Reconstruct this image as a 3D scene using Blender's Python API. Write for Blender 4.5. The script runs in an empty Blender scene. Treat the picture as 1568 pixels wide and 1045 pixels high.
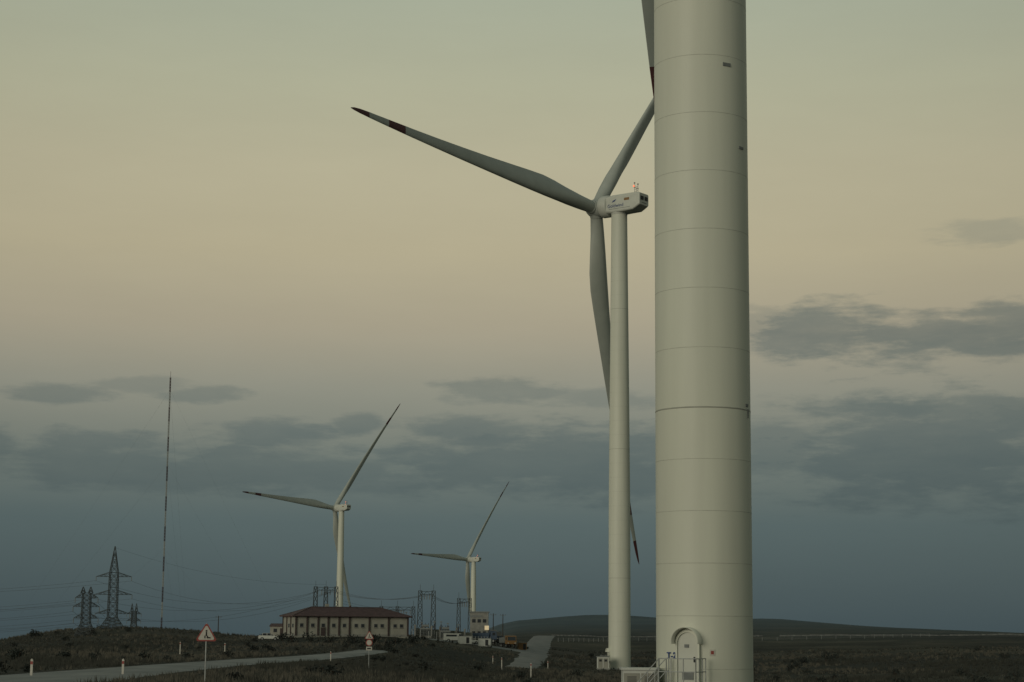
import bpy, math, random
import numpy as np
from mathutils import Vector, Matrix, noise
random.seed(7)
R=math.radians
sc=bpy.context.scene
sc.view_settings.view_transform='Standard'
try: sc.view_settings.look='None'
except Exception: pass
sc.view_settings.exposure=0

def lin(c):
    return tuple(((v/255)/12.92 if v/255<=0.04045 else ((v/255+0.055)/1.055)**2.4) for v in c)

# ------------------------------------------------------------ materials
def mat(name,col,rough=0.6,var=0.0,scale=3.0,metal=0.0,spec=0.3,emit=None,stretch=None,col2=None,bump=0.0):
    m=bpy.data.materials.new(name); m.use_nodes=True
    nt=m.node_tree; b=nt.nodes['Principled BSDF']
    b.inputs['Roughness'].default_value=rough
    b.inputs['Metallic'].default_value=metal
    b.inputs['Specular IOR Level'].default_value=spec
    tc=nt.nodes.new('ShaderNodeTexCoord')
    mp=nt.nodes.new('ShaderNodeMapping'); nt.links.new(tc.outputs['Object'],mp.inputs[0])
    if stretch: mp.inputs['Scale'].default_value=stretch
    n=nt.nodes.new('ShaderNodeTexNoise'); n.inputs['Scale'].default_value=scale; n.inputs['Detail'].default_value=6
    nt.links.new(mp.outputs[0],n.inputs['Vector'])
    r=nt.nodes.new('ShaderNodeValToRGB')
    r.color_ramp.elements[0].position=0.3; r.color_ramp.elements[1].position=0.7
    c2=col2 if col2 else tuple(min(1,c*(1+var)) for c in col)
    c1=col if col2 else tuple(c*(1-var) for c in col)
    r.color_ramp.elements[0].color=(*c1,1); r.color_ramp.elements[1].color=(*c2,1)
    nt.links.new(n.outputs['Fac'],r.inputs[0]); nt.links.new(r.outputs[0],b.inputs['Base Color'])
    if bump>0:
        bp=nt.nodes.new('ShaderNodeBump'); bp.inputs['Strength'].default_value=bump
        nt.links.new(n.outputs['Fac'],bp.inputs['Height']); nt.links.new(bp.outputs[0],b.inputs['Normal'])
    if emit:
        b.inputs['Emission Color'].default_value=(*emit[0],1); b.inputs['Emission Strength'].default_value=emit[1]
    return m

M={}
M['paint']=mat('tower_paint',(0.56,0.58,0.49),0.5,0.07,0.5,stretch=(1.6,1.6,0.10))
M['blade']=mat('blade_paint',(0.38,0.41,0.37),0.5,0.06,0.4)
M['seam']=mat('weld_seam',(0.45,0.465,0.395),0.6,0.1)
M['flange']=mat('flange_joint',(0.33,0.34,0.29),0.6,0.1)
M['red']=mat('marking_red',(0.095,0.032,0.034),0.6,0.1)
M['nac']=mat('nacelle_grp',(0.50,0.52,0.46),0.5,0.06,0.8)
M['dark']=mat('dark_opening',(0.028,0.032,0.035),0.6,0.1)
M['galv']=mat('galvanised_steel',(0.34,0.36,0.35),0.5,0.15,5,metal=0.3)
M['lat']=mat('lattice_steel',(0.07,0.085,0.09),0.6,0.2,2)
M['wire']=mat('conductor',(0.10,0.11,0.12),0.6,0.1)
M['white']=mat('white_paint',(0.50,0.52,0.48),0.5,0.08,1.5)
M['wall']=mat('plaster_wall',(0.28,0.28,0.24),0.8,0.12,0.6)
M['roof']=mat('roof_tiles',(0.085,0.052,0.050),0.8,0.25,1.2,bump=0.3)
M['pil']=mat('pilaster_brown',(0.055,0.042,0.040),0.8,0.15)
M['glass']=mat('window_glass',(0.03,0.035,0.04),0.2,0.1,spec=0.5)
M['conc']=mat('concrete',(0.22,0.225,0.205),0.9,0.2,1.2,bump=0.2)
M['walls']=mat('dry_stone',(0.13,0.14,0.135),0.9,0.35,.5,bump=0.3)
M['blue']=mat('blue_lettering',(0.03,0.06,0.18),0.5,0.05)
M['bluep']=mat('blue_vehicle_paint',(0.05,0.075,0.11),0.4,0.1)
M['orange']=mat('orange_paint',(0.22,0.13,0.055),0.5,0.1)
M['tyre']=mat('tyre_rubber',(0.02,0.02,0.02),0.9,0.2)
M['signred']=mat('sign_red',(0.26,0.06,0.05),0.5,0.08)
M['signw']=mat('sign_white',(0.46,0.45,0.40),0.5,0.1,6)
M['signb']=mat('sign_black',(0.02,0.02,0.02),0.5,0.1)
M['grey']=mat('grey_equipment',(0.17,0.185,0.18),0.6,0.15)
M['lamp']=mat('aviation_lamp',(0.5,0.1,0.06),0.4,0.1,emit=((1,0.25,0.12),1.2))
M['wlamp']=mat('window_lit',(0.6,0.5,0.3),0.4,0.1,emit=((1,0.8,0.5),0.3))
M['mastw']=mat('mast_white',(0.34,0.36,0.34),0.6,0.1)
M['mastr']=mat('mast_red',(0.075,0.05,0.05),0.6,0.1)
M['bark']=mat('bark',(0.05,0.04,0.03),0.9,0.2)

# ------------------------------------------------------------ mesh builder
class MB:
    def __init__(s): s.v=[];s.f=[];s.m=[];s.s=[];s.ml=[]
    def mi(s,k):
        if k not in s.ml: s.ml.append(k)
        return s.ml.index(k)
    def add(s,vs,fs,m,smooth=False):
        o=len(s.v); s.v+= [tuple(v) for v in vs]; k=s.mi(m)
        for f in fs: s.f.append(tuple(i+o for i in f)); s.m.append(k); s.s.append(smooth)
    def box(s,c,size,m,rz=0.0,T=None):
        cx,cy,cz=c; a,b,d=[q/2 for q in size]
        co,si=math.cos(rz),math.sin(rz); vs=[]
        for x,y,z in ((-a,-b,-d),(a,-b,-d),(a,b,-d),(-a,b,-d),(-a,-b,d),(a,-b,d),(a,b,d),(-a,b,d)):
            p=Vector((cx+x*co-y*si,cy+x*si+y*co,cz+z))
            if T: p=T@p
            vs.append(p)
        s.add(vs,[(0,3,2,1),(4,5,6,7),(0,1,5,4),(1,2,6,5),(2,3,7,6),(3,0,4,7)],m)
    def tube(s,p1,p2,r1,m,r2=None,n=6,caps=True,smooth=True):
        p1=Vector(p1);p2=Vector(p2); r2=r1 if r2 is None else r2
        d=(p2-p1); 
        if d.length<1e-6: return
        d.normalize(); a=Vector((0,0,1)) if abs(d.z)<0.9 else Vector((1,0,0))
        u=d.cross(a).normalized(); w=d.cross(u)
        vs=[]
        for p,r in((p1,r1),(p2,r2)):
            for i in range(n):
                t=2*math.pi*i/n; vs.append(p+u*(r*math.cos(t))+w*(r*math.sin(t)))
        fs=[(i,(i+1)%n,n+(i+1)%n,n+i) for i in range(n)]
        s.add(vs,fs,m,smooth)
        if caps: s.add(vs,[tuple(range(n-1,-1,-1)),tuple(range(n,2*n))],m)
    def lathe(s,prof,m,n=64,axis='Z',c=(0,0,0),cap=True):
        vs=[]
        for z,r in prof:
            for i in range(n):
                t=2*math.pi*i/n
                if axis=='Z': vs.append((c[0]+r*math.cos(t),c[1]+r*math.sin(t),c[2]+z))
                else: vs.append((c[0]+r*math.cos(t),c[1]+z,c[2]+r*math.sin(t)))
        fs=[]
        for k in range(len(prof)-1):
            for i in range(n):
                q=(k*n+i,k*n+(i+1)%n,(k+1)*n+(i+1)%n,(k+1)*n+i)
                fs.append(q if axis=='Z' else q[::-1])
        s.add(vs,fs,m,True)
        if cap:
            e=(len(prof)-1)*n
            s.add(vs,[tuple(range(n-1,-1,-1)),tuple(range(e,e+n))],m)
    def prism(s,poly,y0,y1,m,T=None):
        n=len(poly); vs=[Vector((x,y0,z)) for x,z in poly]+[Vector((x,y1,z)) for x,z in poly]
        if T: vs=[T@v for v in vs]
        s.add(vs,[tuple(range(n)),tuple(range(2*n-1,n-1,-1))]+[(i,n+i,n+(i+1)%n,(i+1)%n) for i in range(n)],m)
    def obj(s,name,parent=None,loc=None,rot=None):
        me=bpy.data.meshes.new(name); me.from_pydata(s.v,[],s.f)
        for k in s.ml: me.materials.append(M[k])
        me.polygons.foreach_set('material_index',s.m); me.polygons.foreach_set('use_smooth',s.s); me.update()
        o=bpy.data.objects.new(name,me); sc.collection.objects.link(o)
        if parent: o.parent=parent
        if loc: o.location=loc
        if rot: o.rotation_euler=rot
        return o
def empty(name,loc=(0,0,0),rz=0.0,parent=None):
    e=bpy.data.objects.new(name,None); sc.collection.objects.link(e); e.location=loc; e.rotation_euler=(0,0,rz)
    e.empty_display_size=0.5
    if parent: e.parent=parent
    return e

# ------------------------------------------------------------ terrain (eye level is z=0)
DS=np.array([0,60,100,140,200,270,340,420,520,650,800,1000,1400,2000,3000,6500],float)
TB=[
(-.45,[-2,-2.6,-3.0,-3.4,-4,-4.8,-5.4,-6,-7,-9,-13,-20,-30,-45,-70,-160]),
(-.277,[-2,-2.5,-2.9,-3.2,-3.5,-3.8,-3.9,-3.8,-4.5,-7,-12,-20,-30,-45,-70,-160]),
(-.24,[-2,-2.5,-2.9,-3.3,-3.6,-3.7,-3.3,-2.2,-.9,-2.6,-8,-20,-30,-45,-70,-160]),
(-.206,[-2,-2.5,-2.9,-3.3,-3.7,-3.9,-3.3,-1.6,.3,-1.5,-8,-20,-30,-45,-70,-160]),
(-.17,[-2,-2.5,-2.9,-3.3,-3.7,-4.0,-3.6,-2.0,0,-2,-8,-20,-30,-45,-70,-160]),
(-.141,[-2,-2.5,-2.9,-3.3,-3.7,-4.0,-3.8,-2.9,-2.4,-4,-9,-20,-30,-45,-70,-160]),
(-.115,[-2,-2.6,-3.0,-3.4,-3.8,-4.1,-3.7,-1.4,-1.6,-4,-9,-20,-30,-45,-70,-160]),
(-.055,[-2,-2.8,-3.3,-3.8,-4.4,-4.6,-4.2,-1.5,-1.5,-3.5,-9,-18,-30,-35,-50,-120]),
(-.035,[-2,-2.9,-3.5,-4.0,-4.9,-5.4,-5.4,-3.0,-1.7,-3,-6,-12,-22,-25,-30,-100]),
(-.005,[-2,-3,-3.7,-4.3,-5.3,-6,-6.2,-5.0,-2.6,-2.8,-3,-3,-2,4,14,0]),
(.012,[-2,-3.2,-3.9,-4.5,-5.5,-6.1,-6.4,-6,-5.2,-4.0,-2,-1,1,7,19,0]),
(.04,[-2,-3.4,-4.2,-4.8,-5.8,-6.6,-7.2,-7.2,-6.6,-5.2,-3,-1,2,8,27,0]),
(.06,[-2,-3.6,-4.4,-5,-6,-6.9,-7.4,-7.4,-6.8,-5.4,-3.4,-1,2,8,28,0]),
(.10,[-2,-3.8,-4.6,-5.2,-6.2,-7,-7.3,-7.1,-6.4,-5,-3.2,-1,3,12,20,0]),
(.135,[-2,-3.8,-4.6,-5.2,-6.1,-6.8,-7,-6.8,-6,-4.6,-3,-.6,5,16.5,15,0]),
(.155,[-2,-3.8,-4.6,-5.2,-6,-6.6,-6.8,-6.4,-5.6,-4.2,-2.6,0,6,13,10,0]),
(.22,[-2,-3.7,-4.5,-5,-5.7,-6,-6,-5.4,-4.4,-3,-1.4,.6,4.2,3,0,-20]),
(.28,[-2,-3.6,-4.3,-4.8,-5.4,-5.6,-5.5,-4.8,-3.8,-2.2,-.6,1.0,1.4,0,-10,-40]),
(.45,[-2,-3.6,-4.3,-4.8,-5.4,-5.6,-5.5,-4.8,-3.8,-2.4,-1,0,0,-6,-20,-80]),
]
QS=np.array([t[0] for t in TB]); TT=np.array([t[1] for t in TB],float)
def _tab(q,d):
    q=min(max(q,QS[0]),QS[-1]-1e-6); d=min(max(d,0),6499.)
    i=int(np.searchsorted(QS,q,'right'))-1; j=int(np.searchsorted(DS,d,'right'))-1
    i=min(i,len(QS)-2); j=min(j,len(DS)-2)
    a=(q-QS[i])/(QS[i+1]-QS[i]); b=(d-DS[j])/(DS[j+1]-DS[j])
    return (TT[i,j]*(1-a)+TT[i+1,j]*a)*(1-b)+(TT[i,j+1]*(1-a)+TT[i+1,j+1]*a)*b
def h0(x,y):
    d=max(y,0); q=x/max(y,70.0)
    dd=3+d*0.045
    return (_tab(q-.009,d-dd)+_tab(q+.009,d-dd)+_tab(q-.009,d+dd)+_tab(q+.009,d+dd)+2*_tab(q,d))/6
def smooth_line(pts,n=10):
    out=[]
    P=[Vector(p) for p in pts]; P=[P[0]*2-P[1]]+P+[P[-1]*2-P[-2]]
    for i in range(1,len(P)-2):
        for k in range(n):
            t=k/n; a,b,c,d=P[i-1],P[i],P[i+1],P[i+2]
            out.append(0.5*((2*b)+(c-a)*t+(2*a-5*b+4*c-d)*t*t+(3*b-a-3*c+d)*t**3))
    out.append(P[-2]); return out
ROAD=smooth_line([(-21,-60),(-24,20),(-26.5,104),(-29,140),(-30.5,200),(-29.5,260),(-27,310),(-25,343)],12)
TRACK=smooth_line([(1.5,318),(2.6,345),(5.0,420),(6.8,500),(9.2,600),(12,720),(15.5,830)],10)
PAD=smooth_line([(-24,452),(-12,458),(0,462),(7,478)],8)
def pdist(x,y,line):
    best=1e9
    for a in line:
        d=(a.x-x)**2+(a.y-y)**2
        if d<best: best=d
    return math.sqrt(best)
def H(x,y):
    z=h0(x,y)
    if -50<y<900 and abs(x)<400:
        r=1.0
        if -80<x<10 and y<420: r=min(r,max(0,(pdist(x,y,ROAD)-7)/8))
        if -30<x<25 and y>300: r=min(r,max(0,(pdist(x,y,TRACK)-6)/8))
        if -30<x<15 and 430<y<490: r=min(r,max(0,(pdist(x,y,PAD)-9)/8))
        r=min(1,r)
        z+=r*(noise.noise(Vector((x*.06,y*.06,1)))*.35+noise.noise(Vector((x*.2,y*.2,5)))*.12)
    elif y>=900:
        z+=noise.noise(Vector((x*.006,y*.004,3)))*1.6*min(1,(y-900)/800)+noise.noise(Vector((x*.03,y*.01,8)))*.6*min(1,(y-900)/800)
    return z
ys=list(np.arange(-200,80,14))+list(np.arange(80,620,3.5))+list(np.arange(620,1500,16))+list(np.arange(1500,6500,90))
xs=list(np.arange(-170,180,3.2))
st=3.2
while xs[-1]<4500: st*=1.06; xs.append(xs[-1]+st)
st=3.2
while xs[0]>-4500: st*=1.07; xs.insert(0,xs[0]-st)
nx,ny=len(xs),len(ys)
gv=[(x,y,H(x,y)) for y in ys for x in xs]
gf=[(j*nx+i,j*nx+i+1,(j+1)*nx+i+1,(j+1)*nx+i) for j in range(ny-1) for i in range(nx-1)]
me=bpy.data.meshes.new('ground'); me.from_pydata(gv,[],gf); me.polygons.foreach_set('use_smooth',[True]*len(gf)); me.update()
ground=bpy.data.objects.new('ground',me); sc.collection.objects.link(ground)
gm=bpy.data.materials.new('grassland'); gm.use_nodes=True; nt=gm.node_tree; N=nt.nodes; L=nt.links
b=N['Principled BSDF']; b.inputs['Roughness'].default_value=0.95; b.inputs['Specular IOR Level'].default_value=0.05
tc=N.new('ShaderNodeTexCoord')
def nz(scale,detail=8,st=None,rough=.6):
    mp=N.new('ShaderNodeMapping'); L.new(tc.outputs['Object'],mp.inputs[0])
    if st: mp.inputs['Scale'].default_value=st
    n=N.new('ShaderNodeTexNoise'); n.inputs['Scale'].default_value=scale; n.inputs['Detail'].default_value=detail; n.inputs['Roughness'].default_value=rough
    L.new(mp.outputs[0],n.inputs['Vector']); return n
def ramp(src,stops):
    r=N.new('ShaderNodeValToRGB'); L.new(src,r.inputs[0]); e=r.color_ramp.elements
    while len(e)<len(stops): e.new(0.5)
    for k,(p,c) in enumerate(stops): e[k].position=p; e[k].color=(*c,1)
    return r
def mixc(f,a,bb,t='MIX'):
    m=N.new('ShaderNodeMix'); m.data_type='RGBA'; m.blend_type=t
    if isinstance(f,float): m.inputs[0].default_value=f
    else: L.new(f,m.inputs[0])
    L.new(a,m.inputs[6]); L.new(bb,m.inputs[7]); return m.outputs[2]
n1=nz(.03,8,(1,.5,1)); n2=nz(.9,6); n3=nz(.012,5,(1,.35,1))
r1=ramp(n1.outputs['Fac'],[(.35,(.044,.048,.042)),(.5,(.062,.064,.054)),(.62,(.095,.090,.074))])
r2=ramp(n2.outputs['Fac'],[(.3,(.55,.55,.55)),(.7,(1.4,1.4,1.35))])
c=mixc(1.0,r1.outputs[0],r2.outputs[0],'MULTIPLY')
r3=ramp(n3.outputs['Fac'],[(.4,(.7,.72,.75)),(.62,(1.2,1.17,1.1))])
c=mixc(1.0,c,r3.outputs[0],'MULTIPLY')
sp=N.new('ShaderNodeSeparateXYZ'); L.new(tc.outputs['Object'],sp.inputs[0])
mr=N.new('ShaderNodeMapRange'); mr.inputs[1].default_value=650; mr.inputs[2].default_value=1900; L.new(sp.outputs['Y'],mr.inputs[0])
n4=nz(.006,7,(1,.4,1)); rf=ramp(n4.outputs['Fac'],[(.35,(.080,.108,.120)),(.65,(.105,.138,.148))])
c=mixc(mr.outputs[0],c,rf.outputs[0])  # distance haze painted into the ground colour: far land blends to teal
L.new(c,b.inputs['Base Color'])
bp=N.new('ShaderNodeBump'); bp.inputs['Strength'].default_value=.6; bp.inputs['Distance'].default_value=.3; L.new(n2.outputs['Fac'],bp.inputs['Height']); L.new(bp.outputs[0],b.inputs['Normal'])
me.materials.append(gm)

def strip(name,line,w0,w1,m,dz=.10,edge=.0):
    vs=[];fs=[];n=len(line); K=6
    for i,p in enumerate(line):
        a=line[max(0,i-1)]; c2=line[min(n-1,i+1)]; d=(c2-a).normalized(); nn=Vector((d.y,-d.x))
        w=w0+(w1-w0)*i/(n-1); 
        for k in range(K+1):
            t=(k/K-.5)*(w+ (edge*noise.noise(Vector((p.x*.3,p.y*.3,k))) if k in(0,K) else 0))
            q=p+nn*t; z=H(q.x,q.y)+dz+(.04 if 0<k<K else -.16)
            vs.append((q.x,q.y,z))
    fs=[(i*(K+1)+k,i*(K+1)+k+1,(i+1)*(K+1)+k+1,(i+1)*(K+1)+k) for i in range(n-1) for k in range(K)]
    b_=MB(); b_.add(vs,fs,m,True); return b_.obj(name)
M['gravel']=mat('gravel_road',(0.18,0.19,0.18),0.95,0,.35,col2=(.30,.305,.285),bump=.3,stretch=(1,.25,1))
M['gravel2']=mat('gravel_track',(0.14,0.15,0.145),0.95,0,.25,col2=(.26,.26,.24),bump=.3)
strip('gravel_road',ROAD,10.5,6.5,'gravel',.12,1.0)
strip('dirt_track',TRACK,5.0,9.5,'gravel2',.12,1.6)
strip('gravel_yard',PAD,12,9,'gravel2',.10,1.5)

# ------------------------------------------------------------ blades
def blade(mb,Lb):
    S=[(0.0,2.5,1,0,1),(.03,2.5,1,0,1),(.07,2.8,.85,14,.7),(.12,3.5,.60,15,.3),(.17,4.2,.42,14,.08),(.22,4.4,.34,12,0),(.28,4.1,.30,10,0),(.36,3.6,.27,8,0),
       (.46,3.0,.24,6,0),(.56,2.5,.22,4,0),(.66,2.05,.2,3,0),(.76,1.65,.19,2,0),(.793,1.55,.19,2,0),(.857,1.3,.18,1,0),(.90,1.12,.18,1,0),(.931,1.0,.18,0,0),(.965,.8,.17,0,0),(.988,.5,.17,0,0),(1.0,.12,.2,0,0)]
    n=20; rings=[]
    for f,ch,th,tw,ci in S:
        ring=[]; dy=5.0*f-5.0*f*f
        for i in range(n):
            t=2*math.pi*i/n
            xa=.5-.5*math.cos(t); ya=th*ch*.5*math.sin(t)*(1-xa)**.55*1.5 if xa<1 else 0
            xaf=xa*ch-ch*.30; yaf=ya
            xc=-math.cos(t)*ch*.5; yc=math.sin(t)*ch*.5
            x=xc*ci+xaf*(1-ci); y=yc*ci+yaf*(1-ci)
            a=R(tw+4); xr=x*math.cos(a)-y*math.sin(a); yr=x*math.sin(a)+y*math.cos(a)
            ring.append((xr,yr+dy,f*Lb+ (1.0 if f==0 else 0)))
        rings.append(ring)
    vs=[p for r in rings for p in r]
    fw=[];fr=[]
    for k in range(len(S)-1):
        fm=(S[k][0]+S[k+1][0])/2
        tgt=fr if (fm>.931 or .793<fm<.857) else fw
        for i in range(n): tgt.append((k*n+i,k*n+(i+1)%n,(k+1)*n+(i+1)%n,(k+1)*n+i))
    mb.add(vs,fw,'blade',True); mb.add(vs,fr,'red',True)
    mb.add(vs,[tuple(range((len(S)-1)*n,len(S)*n))],'red')

def arch_pts(w,hh,n=14,z0=0.0):
    r=w/2; pts=[(-r,z0)]
    for i in range(n+1):
        t=math.pi-math.pi*i/n; pts.append((r*math.cos(t),z0+hh-r+r*math.sin(t)))
    pts.append((r,z0)); return pts

def entrance(mb,zt,zb,rad,detail=True):
    y0=-rad
    def ring(wi,hi,wo,ho,ya,yb,m,z):
        a=arch_pts(wi,hi,16,z); o=arch_pts(wo,ho,16,z); n=len(a)
        vs=[(x,ya,zz) for x,zz in o]+[(x,ya,zz) for x,zz in a]+[(x,yb,zz) for x,zz in o]+[(x,yb,zz) for x,zz in a]
        fs=[]
        for i in range(n-1):
            fs+= [(i,i+1,n+i+1,n+i),(2*n+i,3*n+i,3*n+i+1,2*n+i+1),(i,2*n+i,2*n+i+1,i+1),(n+i,n+i+1,3*n+i+1,3*n+i)]
        mb.add(vs,fs,m)
    ring(.92,2.20,1.08,2.30,y0-.12,y0+.25,'paint',zt)
    a=arch_pts(.91,2.19,16,zt+.02); mb.add([(x,y0-.04,z) for x,z in a],[tuple(range(len(a)))],'nac')
    mb.box((0.0,y0-.065,zt+.35),(.5,.04,.3),'grey'); mb.box((.30,y0-.08,zt+1.05),(.05,.07,.22),'dark')
    mb.box((-.05,y0-.06,zt+1.62),(.20,.03,.14),'grey')
    r=.61; n=18; zc=zt+2.42-.61
    vs=[];fs=[]
    for i in range(n+1):
        t=R(190)-R(200)*i/n
        for rr,yy in((r,y0-.52),(r,y0+.35),(r-.03,y0-.52),(r-.03,y0+.35)):
            vs.append((rr*math.cos(t),yy,zc+rr*math.sin(t)))
    for i in range(n):
        o=i*4;p=o+4
        fs+= [(o,p,p+1,o+1),(o+2,o+3,p+3,p+2),(o,o+2,p+2,p)]
    mb.add(vs,fs,'paint',True)
    mb.box((0,y0-.75,zt-.05),(1.7,1.3,.08),'galv')
    def rail(p,q,zz0,zz1,nn=3):
        p=Vector((p[0],p[1],zz0)); q=Vector((q[0],q[1],zz1))
        for hh in (.55,1.1): mb.tube(p+Vector((0,0,hh)),q+Vector((0,0,hh)),.022,'galv')
        for i in range(nn+1):
            a=p.lerp(q,i/nn); mb.tube(a,a+Vector((0,0,1.1)),.022,'galv')
    rail((.83,y0-.15),(.83,y0-1.4),zt,zt,3); rail((-.83,y0-.15),(-.83,y0-.45),zt,zt,1)
    rail((.83,y0-1.4),(-.83,y0-1.4),zt,zt,3)
    for x in(-.8,.8):
        for y in(y0-.3,y0-1.35): mb.tube((x,y,zb-.3),(x,y,zt),.04,'galv')
    run=(zt-zb)*.95; ns=11
    for i in range(ns):
        f=(i+1)/ns; mb.box((-.83-run*f+.1,y0-.9,zt-(zt-zb)*f+.05),(.26,.8,.04),'galv')
    for yy in(y0-.48,y0-1.34):
        mb.tube((-.83,yy,zt-.04),(-.83-run,yy,zb),.05,'galv')
        rail((-.83,yy),(-.83-run,yy),zt,zb,4)

def turbine(ax,ay,zg,hub,yaw,blades,seams,door_dir,zplat,name='wind_turbine',label=None,prof=None):
    e=empty(name,(ax,ay,0))
    t=MB(); top=hub-1.9
    pr=prof or [(zg-1.5,2.12),(zg+.0,2.12),(zg+30,2.08),(zg+55,1.88),(top,1.56)]
    t.lathe(pr,'paint',128)
    def rad(z):
        for (a,ra),(b_,rb) in zip(pr,pr[1:]):
            if a<=z<=b_: return ra+(rb-ra)*(z-a)/(b_-a)
        return pr[-1][1]
    for z,big in seams:
        r=rad(z); hh=.03 if big else .013; pd=.008 if big else .003
        t.lathe([(z-hh,r-.01),(z-hh,r+pd),(z+hh,r+pd),(z+hh,r-.01)],'flange' if big else 'seam',128,cap=False)
    t.lathe([(zg-1.5,3.1),(zg+.12,3.1),(zg+.2,2.3),(zg+.2,2.1)],'conc',64,cap=False)
    t.obj('tower',e)
    en=MB(); entrance(en,zplat,zg,2.12); en.obj('entrance_stairs',e,rot=(0,0,door_dir))
    y=empty('yaw_head',(0,0,0),yaw,e)
    n=MB()
    n.lathe([(hub-2.1,1.6),(hub-1.5,1.75)],'nac',48)
    n.lathe([(1.9,1.6),(2.0,2.05),(2.25,2.2),(3.7,2.2),(4.0,2.0),(4.05,1.3)],'nac',56,'Y',(0,0,hub))
    secs=[(2.2,1.75,-1.75,1.65,.7),(0.5,1.80,-1.85,1.75,.45),(-4.2,1.80,-1.7,1.72,.35),(-5.5,1.72,-1.0,1.65,.35),(-5.8,1.6,-.8,1.5,.3)]
    rings=[]
    for yy,w,zb,zt,r in secs:
        ring=[]
        for cx,cz,a0 in((w-r,zt-r,0),(-w+r,zt-r,90),(-w+r,zb+r,180),(w-r,zb+r,270)):
            for k in range(5):
                a=R(a0+k*22.5); ring.append((cx+r*math.cos(a),yy,hub+cz+r*math.sin(a)))
        rings.append(ring)
    nn=20; vs=[p for r_ in rings for p in r_]
    fs=[(k*nn+i,k*nn+(i+1)%nn,(k+1)*nn+(i+1)%nn,(k+1)*nn+i) for k in range(len(secs)-1) for i in range(nn)]
    n.add(vs,fs,'nac',False); e4=(len(secs)-1)*nn; n.add(vs,[tuple(range(e4,e4+nn))],'nac')
    for x in(-.75,.75): n.box((x,-5.83,hub+.55),(1.0,.1,.75),'dark')
    n.box((0,-5.83,hub-.35),(1.6,.06,.12),'grey')
    n.box((-1.82,-2.9,hub+.55),(.05,1.2,.5),'orange')
    n.box((-1.82,-1.2,hub-1.1),(.04,5.0,.06),'grey')
    n.box((0,-1.2,hub+1.8),(1.6,1.8,.16),'nac')
    for x in(-.6,.6):
        n.tube((x,-4.0,hub+1.6),(x,-4.0,hub+3.7),.06,'galv'); n.box((x,-4.0,hub+3.8),(.22,.22,.2),'grey')
    n.tube((-.9,-4.0,hub+2.9),(.9,-4.0,hub+2.9),.05,'galv'); n.tube((0,-4,hub+1.6),(0,-4,hub+2.9),.05,'galv')
    n.lathe([(0,.16),(.3,.16),(.38,.05)],'lamp',12,c=(-.9,-4.0,hub+2.95)); n.lathe([(0,.16),(.3,.16),(.38,.05)],'lamp',12,c=(.3,-2.6,hub+1.75))
    for i in range(5): n.tube((-.6,-4.0,hub+1.8+i*.35),(.6,-4.0,hub+1.8+i*.35),.025,'galv')
    n.obj('nacelle',y)
    if label:
        cu=bpy.data.curves.new('nacelle_lettering','FONT'); cu.body='Goldwind'; cu.size=.95; cu.extrude=.01
        to=bpy.data.objects.new('nacelle_lettering',cu); sc.collection.objects.link(to); cu.materials.append(M['blue'])
        to.parent=y
        to.matrix_local=Matrix(((0,0,-1,-1.835),(-1,0,0,1.6),(0,1,0,hub-.8),(0,0,0,1)))
        lg=MB(); lg.prism([(0,0),(.35,.35),(1.1,.6),(.7,.15)],0,.03,'blue',Matrix(((0,-1,0,-1.82),(-1,0,0,.6),(0,0,1,hub+.2),(0,0,0,1)))); lg.obj('logo_mark',y)
    ro=empty('rotor',(0,5.6,hub),0,y); ro.rotation_euler=(R(5),0,0)
    s=MB(); s.lathe([(-1.6,1.5),(-1.4,1.75),(.6,1.8),(1.2,1.6),(1.8,1.1),(2.1,.5),(2.15,.02)],'blade',40,'Y'); s.obj('hub',ro)
    for i,(az,Lb) in enumerate(blades):
        m_=MB(); m_.lathe([(.6,1.4),(1.6,1.38),(1.9,1.28)],'blade',28); blade(m_,Lb)
        m_.obj('blade_%d'%(i+1),ro,rot=(0,R(90-az),0))
    return e

zN=H(8.54,83)
s1=[(9.7+2.65*k,k==0) for k in range(0,12)]+[(9.7-2.25*k,False) for k in range(1,6)]
tN=turbine(8.54,83,zN,85.7,R(53),[(284.7,71.3),(44.7,71.3),(164.7,71.3)],s1,R(-25),-2.2,
   prof=[(zN-1.5,2.11),(33,2.11),(50,2.0),(83.8,1.56)])
z2=H(21,361.7)
t2=turbine(21,361.7,z2,83.4,R(53),[(177.2,73.7),(289.6,74.2),(53,74)],[(z2+3.5+2.75*k,k in(5,14,24)) for k in range(28)],R(-75),z2+1.6,label=True)
t3=turbine(-96.1,1066.5,H(-96,1066),68.3,R(50),[(176,71),(290,74),(54,80)],[],R(-30),H(-96,1066)+2)
t4=turbine(-27.6,1424,H(-27.6,1424),53,R(58),[(178.8,75),(288,76),(51.6,80.6)],[],R(-30),H(-27.6,1424)+2)

def tower_pt(ang,z,r=2.125):
    return Vector((8.54+r*math.sin(ang),83-r*math.cos(ang),z))
cu=bpy.data.curves.new('turbine_number','FONT'); cu.body='T-2'; cu.size=.38; cu.extrude=.005; cu.align_x='CENTER'; cu.materials.append(M['blue']); cu.offset=.010
to=bpy.data.objects.new('turbine_number',cu); sc.collection.objects.link(to)
a=R(-47); to.parent=tN; p=tower_pt(a,-1.12,2.155)-Vector((8.54,83,0))
to.location=p; to.rotation_euler=(R(90),0,a)
pl=MB()
for ang,z,w,hh,m in((28,25.2,.40,.16,'grey'),(52,21.5,.36,.12,'grey'),(60,9.9,.25,.12,'grey'),(3,-.85,.22,.26,'signw'),(3,-.85,.12,.14,'signred'),(63,9.55,.1,.4,'grey')):
    a=R(ang); p=tower_pt(a,z,2.12 if m!='signred' else 2.135)-Vector((8.54,83,0)); pl.box(p,(w,.03,hh),m,rz=a)
pl.obj('tower_placards',tN)

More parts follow.
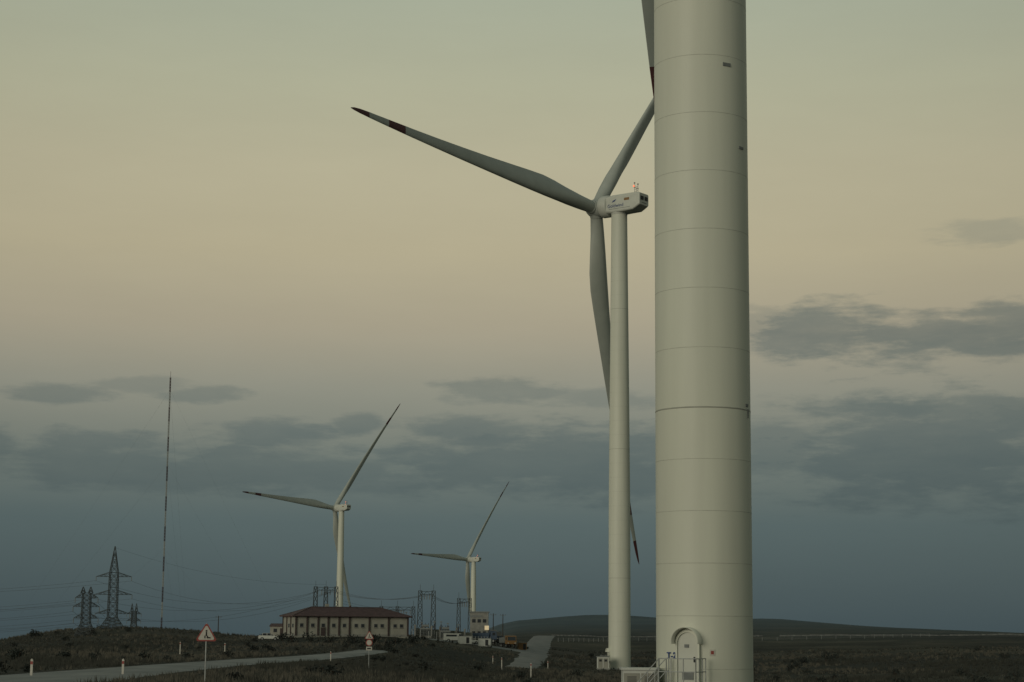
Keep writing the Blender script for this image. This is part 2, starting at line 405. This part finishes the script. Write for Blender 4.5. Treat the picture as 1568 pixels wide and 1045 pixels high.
cb=MB(); zc=H(5.6,82)
cb.box((0,0,(-1.62+zc-.3)/2),(1.5,1.3,-1.62-zc+.3),'white'); cb.box((0,0,-1.57),(1.66,1.46,.09),'white')
cb.box((0,0,zc+.05),(1.9,1.7,.35),'conc')
for x in(-.37,.37):
    cb.box((x,-.662,(-1.75+zc+.4)/2),(.68,.02,-1.75-zc-.4),'wall'); cb.box((x*.2,-.69,(-1.7+zc)/2),(.05,.04,.2),'dark')
    for k in range(6): cb.box((x,-.676,-1.9-.05*k),(.4,.012,.02),'dark')
cb.obj('transformer_cabinet',loc=(5.62,82,0))

cb=MB(); zc=H(17.4,357)
cb.box((0,0,1.2),(2.2,1.8,2.3),'white'); cb.box((0,0,2.42),(2.5,2.1,.14),'grey'); cb.box((0,0,0),(2.6,2.2,.5),'conc')
for x in(-.5,.5): cb.box((x,-.91,1.2),(.85,.03,1.8),'wall'); cb.box((x,-.935,1.7),(.5,.02,.4),'dark')
cb.obj('transformer_cabinet',loc=(17.6,357,zc))

# ------------------------------------------------------------ lattice helpers
def lattice(mb,c,z0,z1,w0,w1,ns,r,m='lat',tri=False):
    cx,cy=c
    cs=[(-1,-1),(1,-1),(1,1),(-1,1)] if not tri else [(-1,-.6),(1,-.6),(0,1)]
    n=len(cs)
    def P(k,f): w=(w0+(w1-w0)*f)/2; return Vector((cx+cs[k][0]*w,cy+cs[k][1]*w,z0+(z1-z0)*f))
    for k in range(n): mb.tube(P(k,0),P(k,1),r*1.3,m,n=4,caps=False)
    for i in range(ns):
        a=i/ns;b_=(i+1)/ns
        for k in range(n):
            k2=(k+1)%n
            mb.tube(P(k,a),P(k2,b_),r,m,n=3,caps=False); mb.tube(P(k2,a),P(k,b_),r,m,n=3,caps=False)
            mb.tube(P(k,b_),P(k2,b_),r,m,n=3,caps=False)
def arm(mb,cx,cy,z,half,w,hh,r,m='lat'):
    for s in(-1,1):
        tip=Vector((cx+s*half,cy,z))
        for y in(-w/2,w/2):
            a=Vector((cx+s*w/2,cy+y,z)); b_=Vector((cx+s*w/2,cy+y,z+hh))
            mb.tube(a,tip,r,m,n=3); mb.tube(b_,tip,r,m,n=3)
            for f in(.33,.66): mb.tube(a.lerp(tip,f),b_.lerp(tip,f),r*.8,m,n=3); 
            mb.tube(b_,a.lerp(tip,.33),r*.8,m,n=3); mb.tube(b_.lerp(tip,.33),a.lerp(tip,.66),r*.8,m,n=3)
        mb.tube(tip,tip-Vector((0,0,1.1)),.09,'grey',n=5)
def pylon(x,y,top,bw,tw,arms,r=.07,peaks=1):
    z=H(x,y)-.3; mb=MB(); a0=arms[0][0]; at=arms[-1][0]
    lattice(mb,(0,0),z,a0-1,bw,tw,4,r); lattice(mb,(0,0),a0-1,at+1.1,tw,tw*.9,6,r)
    if peaks==1: lattice(mb,(0,0),at+1.1,top,tw*.9,.12,4,r*.9)
    else:
        for s in(-1,1): lattice(mb,(s*tw*.45,0),at+1.1,top,tw*.5,.1,2,r*.8)
    for za,half in arms: arm(mb,0,0,za,half,tw,1.1,r*.9)
    return mb.obj('electricity_pylon',loc=(x,y,0))
pylon(-105,500,21.3,6.0,2.3,[(3.6,4.6),(8.6,5.0),(13.3,4.7)],.075)
pylon(-96.3,430,9.1,4.2,1.9,[(2.0,2.8),(4.6,3.0),(6.6,2.6)],.065,2)
pylon(-139,700,8.8,4.0,1.8,[(2.5,2.6),(5.0,2.7)],.08,2)

mb=MB(); zm=H(-110.3,600)-.5; nb=17; seg=(80-zm)/nb
for i in range(nb):
    lattice(mb,(0,0),zm+i*seg,zm+(i+1)*seg-.02,.42,.42,5,.035,'mastr' if i%2==0 else 'mastw',tri=True)
mb.tube((0,0,80),(0,0,82),.05,'mastr')
for k in range(3):
    a=R(90+120*k)
    for hh,dd in((25,30),(52,42),(76,50)):
        gx,gy=dd*math.cos(a),dd*math.sin(a); mb.tube((0,0,hh),(gx,gy,H(-110+gx,600+gy)),.012,'wire',n=3)
mb.obj('guyed_radio_mast',loc=(-110.3,600,0))

# ------------------------------------------------------------ house
hx,hy_,hz=-47.0,415.0,-1.45
hm=empty('long_house',(hx,hy_,hz),R(22))
Lh,Wh,Hh=26.2,10.0,4.35
w=MB(); w.box((Lh/2,Wh/2,Hh/2-.6),(Lh,Wh,Hh+1.2),'wall')
w.box((Lh/2,Wh/2,.15),(Lh+.12,Wh+.12,.5),'conc'); w.obj('walls',hm)
r_=MB(); o=.7; zt=Hh+.02; zr=Hh+2.0
ridge0=(5.0,Wh/2,zr); ridge1=(Lh-5.0,Wh/2,zr)
vs=[(-o,-o,zt),(Lh+o,-o,zt),(Lh+o,Wh+o,zt),(-o,Wh+o,zt),ridge0,ridge1,(-o,-o,zt-.22),(Lh+o,-o,zt-.22),(Lh+o,Wh+o,zt-.22),(-o,Wh+o,zt-.22)]
r_.add(vs,[(0,1,5,4),(1,2,5),(2,3,4,5),(3,0,4),(6,7,1,0),(7,8,2,1),(8,9,3,2),(9,6,0,3),(9,8,7,6)],'roof')
r_.tube(ridge0,ridge1,.12,'pil'); 
for a_,b_ in((vs[0],ridge0),(vs[3],ridge0),(vs[1],ridge1),(vs[2],ridge1)): r_.tube(a_,b_,.09,'pil')
r_.tube((-o,-o-.06,zt-.12),(Lh+o,-o-.06,zt-.12),.09,'pil')
r_.box((9,Wh/2+1.2,zr+.1),(.7,.7,1.2),'wall'); r_.obj('hip_roof',hm)
d_=MB()
pil=[0.15,2.7,5.2,7.5,10.0,12.4,17.0,21.5,26.05]
for x in pil: d_.box((x,-.10,Hh/2),(.36,.2,Hh-.1),'pil')
for y in(3.3,6.6,9.85): d_.box((-.10,y,Hh/2),(.2,.28,Hh-.1),'pil')
for a_,b_ in zip(pil,pil[1:]):
    k=1 if b_-a_<3 else 2
    for j in range(k):
        cx=a_+(b_-a_)*(j+1)/(k+1) if k==2 else (a_+b_)/2
        d_.box((cx,-.03,2.3),(.85,.08,.85),'conc'); d_.box((cx,-.06,2.3),(.7,.06,.7),'glass'); d_.box((cx,-.08,1.82),(.95,.2,.07),'conc')
d_.box((6.35,-.12,1.0),(1.0,.1,1.9),'pil')
for y in(1.7,5): d_.box((-.05,y,2.2),(.08,.8,.8),'glass')
d_.obj('windows_and_pilasters',hm)

sh=MB(); zz=H(-52,432)
sh.box((0,0,1.1),(3.6,3,2.8),'wall'); sh.add([(-2,-1.7,2.5),(2,-1.7,2.5),(2,1.7,3.1),(-2,1.7,3.1),(-2,-1.7,2.38),(2,-1.7,2.38),(2,1.7,2.98),(-2,1.7,2.98)],[(0,1,2,3),(7,6,5,4),(0,4,5,1),(1,5,6,2),(2,6,7,3),(3,7,4,0)],'roof')
sh.box((-.6,-1.52,1.5),(.8,.06,.8),'glass'); sh.box((.9,-1.52,1.0),(.8,.06,2),'pil'); sh.obj('guard_cabin',loc=(-53.4,438,zz))

# ------------------------------------------------------------ vehicles
def wheel(mb,x,y,r,w=.25):
    mb.tube((x,y-w/2,r),(x,y+w/2,r),r,'tyre',n=16); mb.tube((x,y-w/2-.01,r),(x,y+w/2+.01,r),r*.55,'galv',n=12)
def car(x,y,rz,body='white'):
    mb=MB()
    mb.prism([(-2.1,.35),(2.1,.35),(2.15,.7),(2.0,.88),(1.1,.98),(-2.0,1.02),(-2.15,.75)],-.85,.85,body)
    mb.prism([(-1.75,1.0),(1.05,.97),(.45,1.42),(.2,1.46),(-1.2,1.46)],-.74,.74,'glass')
    mb.prism([(-1.25,1.45),(.3,1.45),(.2,1.5),(-1.15,1.5)],-.72,.72,body)
    for px_ in(-1.3,-.35,.5): mb.box((px_,0,1.22),(.09,1.5,.46),body)
    for xx in(-1.35,1.35):
        for yy in(-.8,.8): wheel(mb,xx,yy,.33)
    mb.box((2.12,0,.6),(.08,1.3,.16),'grey'); mb.box((-2.12,.6,.8),(.08,.3,.14),'signred'); mb.box((-2.12,-.6,.8),(.08,.3,.14),'signred')
    mb.obj('parked_car',loc=(x,y,H(x,y)+.1),rot=(0,0,rz))
car(-50.6,398,R(8))
car(-9.5,455,R(15)); 
def van(x,y,rz):
    mb=MB()
    mb.prism([(-2.6,.4),(2.5,.4),(2.6,.9),(2.2,1.15),(1.6,1.9),(1.3,2.0),(-2.6,2.0)],-.9,.9,'white')
    mb.prism([(2.15,1.2),(1.62,1.85),(.9,1.85),(.9,1.2)],-.92,.92,'glass'); mb.box((-.9,0,1.5),(2.6,1.84,.45),'glass')
    for xx in(-1.6,1.7):
        for yy in(-.82,.82): wheel(mb,xx,yy,.36)
    mb.obj('parked_van',loc=(x,y,H(x,y)+.1),rot=(0,0,rz))
van(-13.2,456,R(10))
def truck(x,y,rz,cab='orange',bed='grey',name='dump_truck'):
    mb=MB()
    mb.box((0,0,.95),(7.2,.9,.3),'dark')
    mb.prism([(1.7,.9),(3.7,.9),(3.75,1.7),(3.45,2.9),(1.7,2.95)],-1.2,1.2,cab)
    mb.prism([(3.74,1.75),(3.76,1.75),(3.5,2.7),(3.46,2.7)],-1.05,1.05,'glass'); mb.box((2.8,0,2.25),(.9,2.44,.7),'glass')
    mb.prism([(-3.8,1.2),(1.3,1.2),(1.5,2.6),(1.9,3.1),(1.4,3.1),(1.2,2.6),(-4.0,2.4)],-1.25,1.25,bed)
    for k in range(5): mb.box((-3.2+k*1.05,0,1.85),(.1,2.6,1.2),bed)
    for xx in(-2.9,-1.7,2.6):
        for yy in(-1.0,1.0): wheel(mb,xx,yy,.52,.35)
    for yy in(-.9,.9): mb.box((3.76,yy,1.15),(.08,.35,.2),'signw')
    mb.obj(name,loc=(x,y,H(x,y)+.1),rot=(0,0,rz))
truck(-.4,474,R(-75)); truck(-5.6,486,R(-35),'bluep','bluep','cargo_truck')

# ------------------------------------------------------------ substation
def gantry(xa,xb,y,top,cols,w=1.0):
    mb=MB()
    for k in range(cols):
        x=xa+(xb-xa)*k/(cols-1); lattice(mb,(x,y),H(x,y)-.3,top,w*1.3,w*.8,6,.055)
        mb.tube((x,y,top),(x,y,top+1.6),.05,'lat')
    zb=top-1.0; n=max(4,int(abs(xb-xa)/1.2))
    for yy in(-.4,.4):
        for zz in(zb,zb+.8): mb.tube((xa,y+yy,zz),(xb,y+yy,zz),.055,'lat',n=4)
        for i in range(n):
            f=i/n;g=(i+1)/n; z0_,z1_=(zb,zb+.8) if i%2 else (zb+.8,zb)
            mb.tube((xa+(xb-xa)*f,y+yy,z0_),(xa+(xb-xa)*g,y+yy,z1_),.045,'lat',n=3)
    for i in range(5):
        x=xa+(xb-xa)*(i+.5)/5; mb.tube((x,y,zb),(x,y,zb-1.3),.12,'grey',n=6)
    return mb.obj('substation_gantry')
gantry(-53.5,-47.8,520,11.6,3,1.1)
gantry(-23.5,-20,495,10.2,2,1.1)
gantry(-13.5,-10.5,500,8.4,2,.9)
gantry(-36,-27,530,6.5,3,1.0)
for x,y,hh in((-27,470,6.0),(-25.8,472,5.8),(-26.4,480,4.0),(-19,478,4.2),(-17.3,478,4.4),(-15.6,478,4.2),(-13,480,4.0),(-22,474,3.6)):
    mb=MB(); z=H(x,y)
    mb.tube((0,0,-.3),(0,0,hh*.5),.10,'grey'); 
    for i in range(7): mb.lathe([(hh*.5+i*.22,.10),(hh*.5+i*.22+.1,.22),(hh*.5+i*.22+.2,.10)],'pil',10)
    mb.tube((0,0,hh*.5+1.5),(0,0,hh),.08,'grey'); mb.box((0,0,hh),(.6,.3,.2),'grey'); mb.box((0,0,0),(.8,.8,.5),'conc')
    mb.obj('substation_insulator_post',loc=(x,y,z))
for x,y in((-21,472),(-16,474)):
    mb=MB(); mb.box((0,0,1.4),(2.6,1.8,2.0),'grey')
    for k in range(7): mb.box((-1.1+k*.36,-1.1,1.3),(.08,.5,1.6),'grey')
    mb.tube((-.9,0,2.9),(.9,0,2.9),.35,'grey',n=12)
    for xx in(-.8,0,.8): mb.tube((xx,.3,2.4),(xx,.3,3.6),.13,'pil',r2=.06)
    mb.box((0,0,.2),(3.2,2.4,.5),'conc'); mb.obj('power_transformer',loc=(x,y,H(x,y)))
mb=MB()
for k in range(7):
    x=-24+k*2.1; z=H(x,482); mb.box((x,482,z+1.5),(.35,3.2,3.2),'conc'); mb.box((x+1.05,483.4,z+1.1),(1.7,.2,2.2),'wall')
mb.obj('fire_wall')
cbm=empty('control_building',(-8.0,500,H(-8,500)))
mb=MB(); mb.box((0,0,3.6),(4.8,5,7.6),'conc'); mb.box((0,0,7.5),(5.3,5.5,.3),'grey'); mb.box((3.2,-.6,1.4),(2.6,3,3.0),'grey'); mb.obj('walls',cbm)
mb=MB()
for x in(-1.4,0,1.4):
    mb.box((x,-2.52,5.2),(.9,.08,.9),'glass'); mb.box((x,-2.52,2.0),(.8,.08,1.0),'dark')
mb.box((3.2,-2.13,1.6),(1.6,.08,1.3),'dark'); mb.box((2.0,-2.55,3.4),(1.1,.1,1.1),'wlamp'); mb.box((-.8,-2.6,6.4),(3.0,.1,.5),'grey'); mb.obj('openings',cbm)
for x,y,w_,m_,rz in((-10.6,449,3.2,'white',.1),(-5.9,452,3.0,'white',-.1),(3.2,478,2.0,'orange',.2)):
    mb=MB(); mb.box((0,0,.9),(w_,1.9,1.8),m_); mb.box((0,0,1.84),(w_+.12,2.02,.1),'grey')
    for k in range(8): mb.box((-w_/2+.2+k*(w_-.4)/7,-.97,.9),(.06,.05,1.6),m_)
    mb.box((w_*.2,-.99,.85),(.7,.03,1.4),'dark'); mb.obj('site_container',loc=(x,y,H(x,y)+.1),rot=(0,0,rz))

# ------------------------------------------------------------ power lines
def cat(mb,a,b_,sag,r=.035,n=18):
    a=Vector(a);b_=Vector(b_); pr=None
    for i in range(n+1):
        f=i/n; p=a.lerp(b_,f)-Vector((0,0,sag*4*f*(1-f)))
        if pr is not None: mb.tube(pr,p,r,'wire',n=3,caps=False)
        pr=p
mb=MB()
for s in(-1,1):
    for za,half in((2.5,4.6),(7.5,5.0),(12.2,4.7)):
        cat(mb,(-105+s*half,500,za),(-50.5+s*2,520,10.4),3.5+za*.1,.03)
        cat(mb,(-105+s*half,500,za),(-230+s*half,470,za-2),3.5,.03)
for s in(-1,1):
    for za,half in((.9,2.8),(3.5,3.0),(5.5,2.6)):
        cat(mb,(-96.3+s*half,430,za),(-180,400,za),3,.025)
        cat(mb,(-96.3+s*half,430,za),(-139+s*half,700,za),3,.03)
for i in range(3):
    cat(mb,(-50+i*1.5,520,10.4),(-23+i,495,9.0),1.6,.035); cat(mb,(-21+i*.5,495,9.0),(-12.5+i*.5,500,7.3),1.0,.035); cat(mb,(-46,520,6.2+i*.8),(-28,530,5.6),.8,.03)
    cat(mb,(-105,500,21),(-50.6,520,12.2),2.5,.02)
mb.obj('power_lines')

# ------------------------------------------------------------ signs
def tri(mb,s,z,y,m):
    hh=s*.866; r=s*.08
    pts=[]
    for cx,cz,a0 in((-s/2+r*1.7,z+r,150),(s/2-r*1.7,z+r,270),(0,z+hh-2*r,30)):
        for k in range(5): a=R(a0+k*30); pts.append((cx+r*math.cos(a),cz+r*math.sin(a)))
    mb.prism(pts,y,y+.02,m)
def warn_sign(x,y,size,zb,rz,extra=False):
    mb=MB(); z=H(x,y)
    tri(mb,size,zb,0,'signred'); tri(mb,size*.80,zb+size*.06,-.012,'signw')
    c0=zb+size*.13
    mb.box((0,-.02,c0+size*.2),(size*.06,.012,size*.18),'signb',0); mb.box((-size*.06,-.02,c0+size*.06),(size*.05,.012,size*.12),'signb'); mb.box((size*.05,-.02,c0+size*.06),(size*.05,.012,size*.12),'signb')
    mb.tube((0,-.026,c0+size*.34),(0,-.014,c0+size*.34),size*.04,'signb',n=10); mb.box((size*.13,-.02,c0+size*.03),(size*.12,.012,size*.06),'signb')
    mb.tube((0,.06,z-.4),(0,.06,zb+size*.8),.035,'galv',n=10)
    if extra:
        mb.tube((0,-.01,zb-.36),(0,.02,zb-.36),.36,'signred',n=28); mb.tube((0,-.02,zb-.36),(0,-.008,zb-.36),.27,'signw',n=28)
        mb.box((0,0,zb-.98),(.62,.03,.38),'signw'); mb.box((0,-.02,zb-.98),(.4,.012,.14),'signb')
    mb.obj('warning_sign',loc=(x,y,0),rot=(0,0,rz))
warn_sign(-16.0,100,1.16,-.68,R(6))
warn_sign(-14.8,200,1.05,-1.0,R(4),True)
def post(x,y,hh,w_=.14):
    mb=MB(); z=H(x,y)
    mb.prism([(-w_/2,-.3),(w_/2,-.3),(w_/2,hh-.1),(0,hh),(-w_/2,hh-.06)],-.05,.05,'signw'); mb.box((0,-.055,hh-.25),(w_*1.02,.02,.18),'signred')
    mb.obj('delineator_post',loc=(x,y,z))
for x,y,hh in((-28.4,113,1.15),(-24.8,122,1.15),(-48.6,280,1.8),(-42,280,1.8),(-1.2,300,1.9),(2.6,228,1.8),(-24,255,1.3),(6.8,335,1.4),(-3,345,1.4)): post(x,y,hh)
def upole(x,y,hh):
    mb=MB(); z=H(x,y); mb.tube((0,0,-.5),(0,0,hh),.15,'bark',r2=.1,n=8); mb.tube((-.8,0,hh-.4),(.8,0,hh-.4),.05,'grey')
    for s in(-.7,0,.7): mb.tube((s,0,hh-.4),(s,0,hh-.1),.06,'pil')
    mb.obj('utility_pole',loc=(x,y,z))
for x,y,hh in((-2,560,8),(-4.5,520,7.5),(-80,520,5)): upole(x,y,hh)

def fence(pts,step,hh,name='wire_fence',r=.06):
    mb=MB(); prev=None
    for (a,b_) in zip(pts,pts[1:]):
        a=Vector(a);b_=Vector(b_); n=max(1,int((b_-a).length/step))
        for i in range(n):
            p=a.lerp(b_,i/n); z=H(p.x,p.y); q=Vector((p.x,p.y,z))
            mb.tube(q-Vector((0,0,.2)),q+Vector((0,0,hh)),r,'galv',n=5)
            if prev is not None:
                for f in(.35,.65,.95): mb.tube(prev+Vector((0,0,hh*f)),q+Vector((0,0,hh*f)),.02,'galv',n=3,caps=False)
            prev=q
    mb.obj(name)
fence([(-28,466),(-10,470),(-2,492)],2.0,1.8)
fence([(18,700),(45,760),(85,800)],5,1.5,r=.05)
fence([(104,780),(150,800),(190,840)],7,1.5,r=.05)
mb=MB()
for i in range(60):
    x=20+i*1.7; y=860+i*.8; z=H(x,y); hh=.7+.3*noise.noise(Vector((i*.37,0,0))); mb.box((x,y,z+.2),(1.75,.6,hh),'walls')
for i in range(34):
    x=130+i*3.4; y=900-i*1.2; z=H(x,y); hh=.8+.5*noise.noise(Vector((i*.37,7,0))); mb.box((x,y,z+.2),(3.45,.6,hh),'walls')
mb.obj('stone_wall')

# ------------------------------------------------------------ vegetation
M['g1']=mat('grass_dark',(0.042,0.045,0.037),0.9,0.35,.3)
M['g2']=mat('grass_dry',(0.092,0.088,0.070),0.9,0.3,.3)
M['g3']=mat('shrub_leaf',(0.028,0.034,0.029),0.9,0.4,.6)
def onroad(x,y):
    if x<12 and y<420 and pdist(x,y,ROAD)<(5.9 if y<300 else 4.6): return True
    if y>300 and pdist(x,y,TRACK)<4.5: return True
    if 440<y<480 and pdist(x,y,PAD)<7: return True
    if (x-8.54)**2+(y-83)**2<30: return True
    lx=(x-hx)*math.cos(R(22))+(y-hy_)*math.sin(R(22)); ly=-(x-hx)*math.sin(R(22))+(y-hy_)*math.cos(R(22))
    return -1<lx<27.5 and -1.5<ly<11
g=MB()
cnt=0
while cnt<26000:
    y=88*math.exp(random.random()*math.log(560/88)); q=random.uniform(-.29,.29); x=q*y
    dn=noise.noise(Vector((x*.05,y*.035,9)))
    if random.random()>.55+dn*1.1: continue
    if onroad(x,y): continue
    z=H(x,y); cnt+=1
    dry=noise.noise(Vector((x*.03,y*.02,20)))>random.uniform(-.15,.5)
    m='g2' if dry else 'g1'
    s=random.uniform(.2,.5)*(1.25 if dn>.2 else 1)*(1+y/1200)
    vs=[];fs=[]
    for k in range(6):
        a=random.uniform(0,6.28); b0=random.uniform(0,.28); ox=math.cos(a)*b0; oy=math.sin(a)*b0
        hh=s*random.uniform(.6,1.2); wd=.03*(1+y/260); lean=random.uniform(.05,.35)*s
        p=(x+ox,y+oy,z-.05); t=random.uniform(-.4,.4)
        i=len(vs); vs+=[(p[0]-wd,p[1],p[2]),(p[0]+wd,p[1]+wd*t,p[2]),(p[0]+math.cos(a)*lean,p[1]+math.sin(a)*lean,p[2]+hh)]; fs.append((i,i+1,i+2))
    g.add(vs,fs,m)
g.obj('grass')
s_=MB()
def shrub(x,y,r):
    z=H(x,y); ncl=random.randint(4,7)
    cl=[(random.uniform(-.6,.6)*r,random.uniform(-.6,.6)*r,random.uniform(.25,.75)*r,random.uniform(.35,.6)*r) for _ in range(ncl)]
    for k in range(4): s_.tube((x,y,z-.1),(x+random.uniform(-.5,.5)*r,y+random.uniform(-.4,.4)*r,z+r*.8),.03*r,'bark',n=4,caps=False)
    vs=[];fs=[]
    for cx,cy,cz,cr in cl:
        for k in range(26):
            d=Vector((random.gauss(0,1),random.gauss(0,1),random.gauss(0,.8))).normalized()*cr*random.uniform(.6,1.15)
            p=Vector((x+cx,y+cy,z+max(.02,cz+d.z)))+Vector((d.x,d.y,0)); sz=.09*r*random.uniform(.7,1.5)+.03
            u=Vector((random.gauss(0,1),random.gauss(0,1),random.gauss(0,1))).normalized(); v=u.orthogonal().normalized()
            i=len(vs); vs+=[p-u*sz,p+v*sz*.7,p+u*sz,p-v*sz*.7]; fs.append((i,i+1,i+2,i+3))
    s_.add(vs,fs,'g3')
n_=0
while n_<120:
    y=100*math.exp(random.random()*math.log(600/100)); x=random.uniform(-.29,.29)*y
    if onroad(x,y) or noise.noise(Vector((x*.02,y*.02,40)))<random.uniform(-.3,.3): continue
    shrub(x,y,random.uniform(.35,.85)*(1+y/700)); n_+=1
for x,y,r in((-44,384,1.6),(-40,382,1.8),(-36,381,1.5),(-47,392,1.4),(-30,350,1.0),(-27,350,1.1),(-24,349,1.0),(-22,345,1.1),(-20.5,338,.9),(-31,366,1.3),(-27,362,1.5),(-23,364,1.3),(-31,380,1.6),(-27,378,1.8),(-23,384,1.5),(-20,390,1.6),(24.5,352,1.6),(70,420,2.0),(62,400,1.6),(-94,425,1.5),(-110,440,1.6)): shrub(x,y,r)
s_.obj('shrubs')

# ------------------------------------------------------------ world
wd=bpy.data.worlds.new('World'); sc.world=wd; wd.use_nodes=True
try: wd.cycles.sampling_method='NONE'
except Exception: pass
nt=wd.node_tree; N=nt.nodes; L=nt.links; bg=N['Background']
tc=N.new('ShaderNodeTexCoord'); sp=N.new('ShaderNodeSeparateXYZ'); L.new(tc.outputs['Generated'],sp.inputs[0])
def mth(op,a,b_=None,c_=None,clamp=False):
    n=N.new('ShaderNodeMath'); n.operation=op; n.use_clamp=clamp
    for i,v in enumerate((a,b_,c_)):
        if v is None: continue
        if isinstance(v,(int,float)): n.inputs[i].default_value=v
        else: L.new(v,n.inputs[i])
    return n.outputs[0]
X,Y,Z=sp.outputs
az=mth('MULTIPLY',mth('ARCTAN2',X,Y),57.2958); el=mth('MULTIPLY',mth('ARCSINE',Z),57.2958)
cmb=N.new('ShaderNodeCombineXYZ'); L.new(mth('MULTIPLY',az,.5),cmb.inputs[0]); L.new(mth('MULTIPLY',el,2.0),cmb.inputs[1])
def wn(scale,det,off=0,rough=.62):
    mp=N.new('ShaderNodeMapping'); mp.inputs['Location'].default_value=(off,off*1.7,0); L.new(cmb.outputs[0],mp.inputs[0])
    n=N.new('ShaderNodeTexNoise'); n.inputs['Scale'].default_value=scale; n.inputs['Detail'].default_value=det; n.inputs['Roughness'].default_value=rough
    L.new(mp.outputs[0],n.inputs['Vector']); return n.outputs['Fac']
nA=wn(.85,9); nC=wn(.6,8,11); nD=wn(.28,5,23)
f=mth('DIVIDE',mth('ADD',el,5),60,clamp=True)
stops=[(-5,(50,64,68)),(0,(66,81,86)),(3.3,(86,101,102)),(5.0,(110,119,113)),(7.3,(145,145,131)),(9.2,(168,160,138)),(11.5,(182,173,144)),(14,(183,177,149)),(16.5,(177,177,151)),(19.2,(168,174,153)),(30,(130,142,134)),(54,(97,110,110))]
r=ramp(f,[((e_+5)/60,lin(c_)) for e_,c_ in stops])
CL=[(9.6,9.1,2.1,.9,.9),(13.3,8.75,4.4,.7,.9),(15.1,9.2,1.8,.55,.85),(7.8,9.4,1.3,.5,.45),
(12.9,5.4,5.0,1.8,.9),(8.1,5.6,1.6,1.0,.6),(14.3,6.4,3,.8,.8),
(1.3,5.1,6.2,1.15,.85),(-1.3,6.1,2.3,.4,.7),(-.3,7.3,2.0,.38,.65),(2.9,7.0,1.8,.33,.5),
(-7.1,5.9,2.0,.42,.75),(-4.7,6.2,.8,.4,.65),(-12.9,5.5,2.0,.38,.7),(-13.5,6.9,1.7,.32,.6),(-11.0,7.2,1.9,.26,.45),(-9.6,7.0,1.4,.3,.65),(-15.6,5.3,1.1,.5,.7),(-8.7,4.7,9.0,.75,.7),
(14.5,11.9,1.6,.34,.45),(28,8,8,1.2,.7),(-28,7,7,1,.7)]
mx=None
wv=mth('MULTIPLY',mth('SUBTRACT',nA,.5),2.8)
for ca,ce,ra,re,s in CL:
    dx=mth('DIVIDE',mth('SUBTRACT',az,ca),ra); dy=mth('DIVIDE',mth('SUBTRACT',el,ce),re)
    d=mth('SQRT',mth('ADD',mth('MULTIPLY',dx,dx),mth('MULTIPLY',dy,dy)))
    d=mth('ADD',d,wv)
    mr=N.new('ShaderNodeMapRange'); mr.interpolation_type='SMOOTHSTEP'; mr.inputs[1].default_value=1.3; mr.inputs[2].default_value=.5; mr.inputs[3].default_value=0; mr.inputs[4].default_value=s
    L.new(d,mr.inputs[0]); mx=mr.outputs[0] if mx is None else mth('MAXIMUM',mx,mr.outputs[0])
cr=ramp(mth('DIVIDE',mth('ADD',el,0),20,clamp=True),[(0,lin((64,80,85))),(.2,lin((79,93,95))),(.3,lin((93,105,104))),(.37,lin((110,118,112))),(.45,lin((108,115,109))),(.62,lin((142,144,129)))])
mxv=mth('MULTIPLY',mx,mth('ADD',.5,mth('MULTIPLY',nC,.9)),clamp=True)
col=mixc(mth('MULTIPLY',mxv,.95),r.outputs[0],cr.outputs[0])
hz_=mth('ADD',.95,mth('MULTIPLY',nD,.10))
dg=mth('SUBTRACT',az,-1.0); fall=mth('SUBTRACT',1.0,mth('MULTIPLY',mth('MINIMUM',mth('MULTIPLY',dg,dg),900),.0003))
fall=mth('MULTIPLY',fall,hz_)
cg=N.new('ShaderNodeCombineColor'); 
for i in range(3): L.new(fall,cg.inputs[i])
col=mixc(1.0,col,cg.outputs[0],'MULTIPLY')
sky=N.new('ShaderNodeTexSky'); sky.sky_type='NISHITA'; sky.sun_disc=False; sky.sun_elevation=R(8); sky.sun_rotation=R(216)
sm=N.new('ShaderNodeVectorMath'); sm.operation='SCALE'; sm.inputs[3].default_value=.05; L.new(sky.outputs[0],sm.inputs[0])
col=mixc(.04,col,sm.outputs[0])
L.new(col,bg.inputs[0]); bg.inputs[1].default_value=1.0

sd=bpy.data.lights.new('sun','SUN'); sd.energy=1.15; sd.angle=R(28); sd.color=(1,.92,.75)
so=bpy.data.objects.new('sun',sd); sc.collection.objects.link(so)
dirv=Vector((math.sin(R(216)),math.cos(R(216)),math.tan(R(10))))
so.rotation_euler=dirv.to_track_quat('Z','Y').to_euler()

cd=bpy.data.cameras.new('camera'); cd.sensor_width=36; cd.lens=65.8; cd.clip_end=20000; cd.clip_start=.1
co=bpy.data.objects.new('camera',cd); sc.collection.objects.link(co)
co.matrix_world=Matrix.Rotation(R(98.8),4,'X')@Matrix.Rotation(.0084,4,'Z')
sc.camera=co
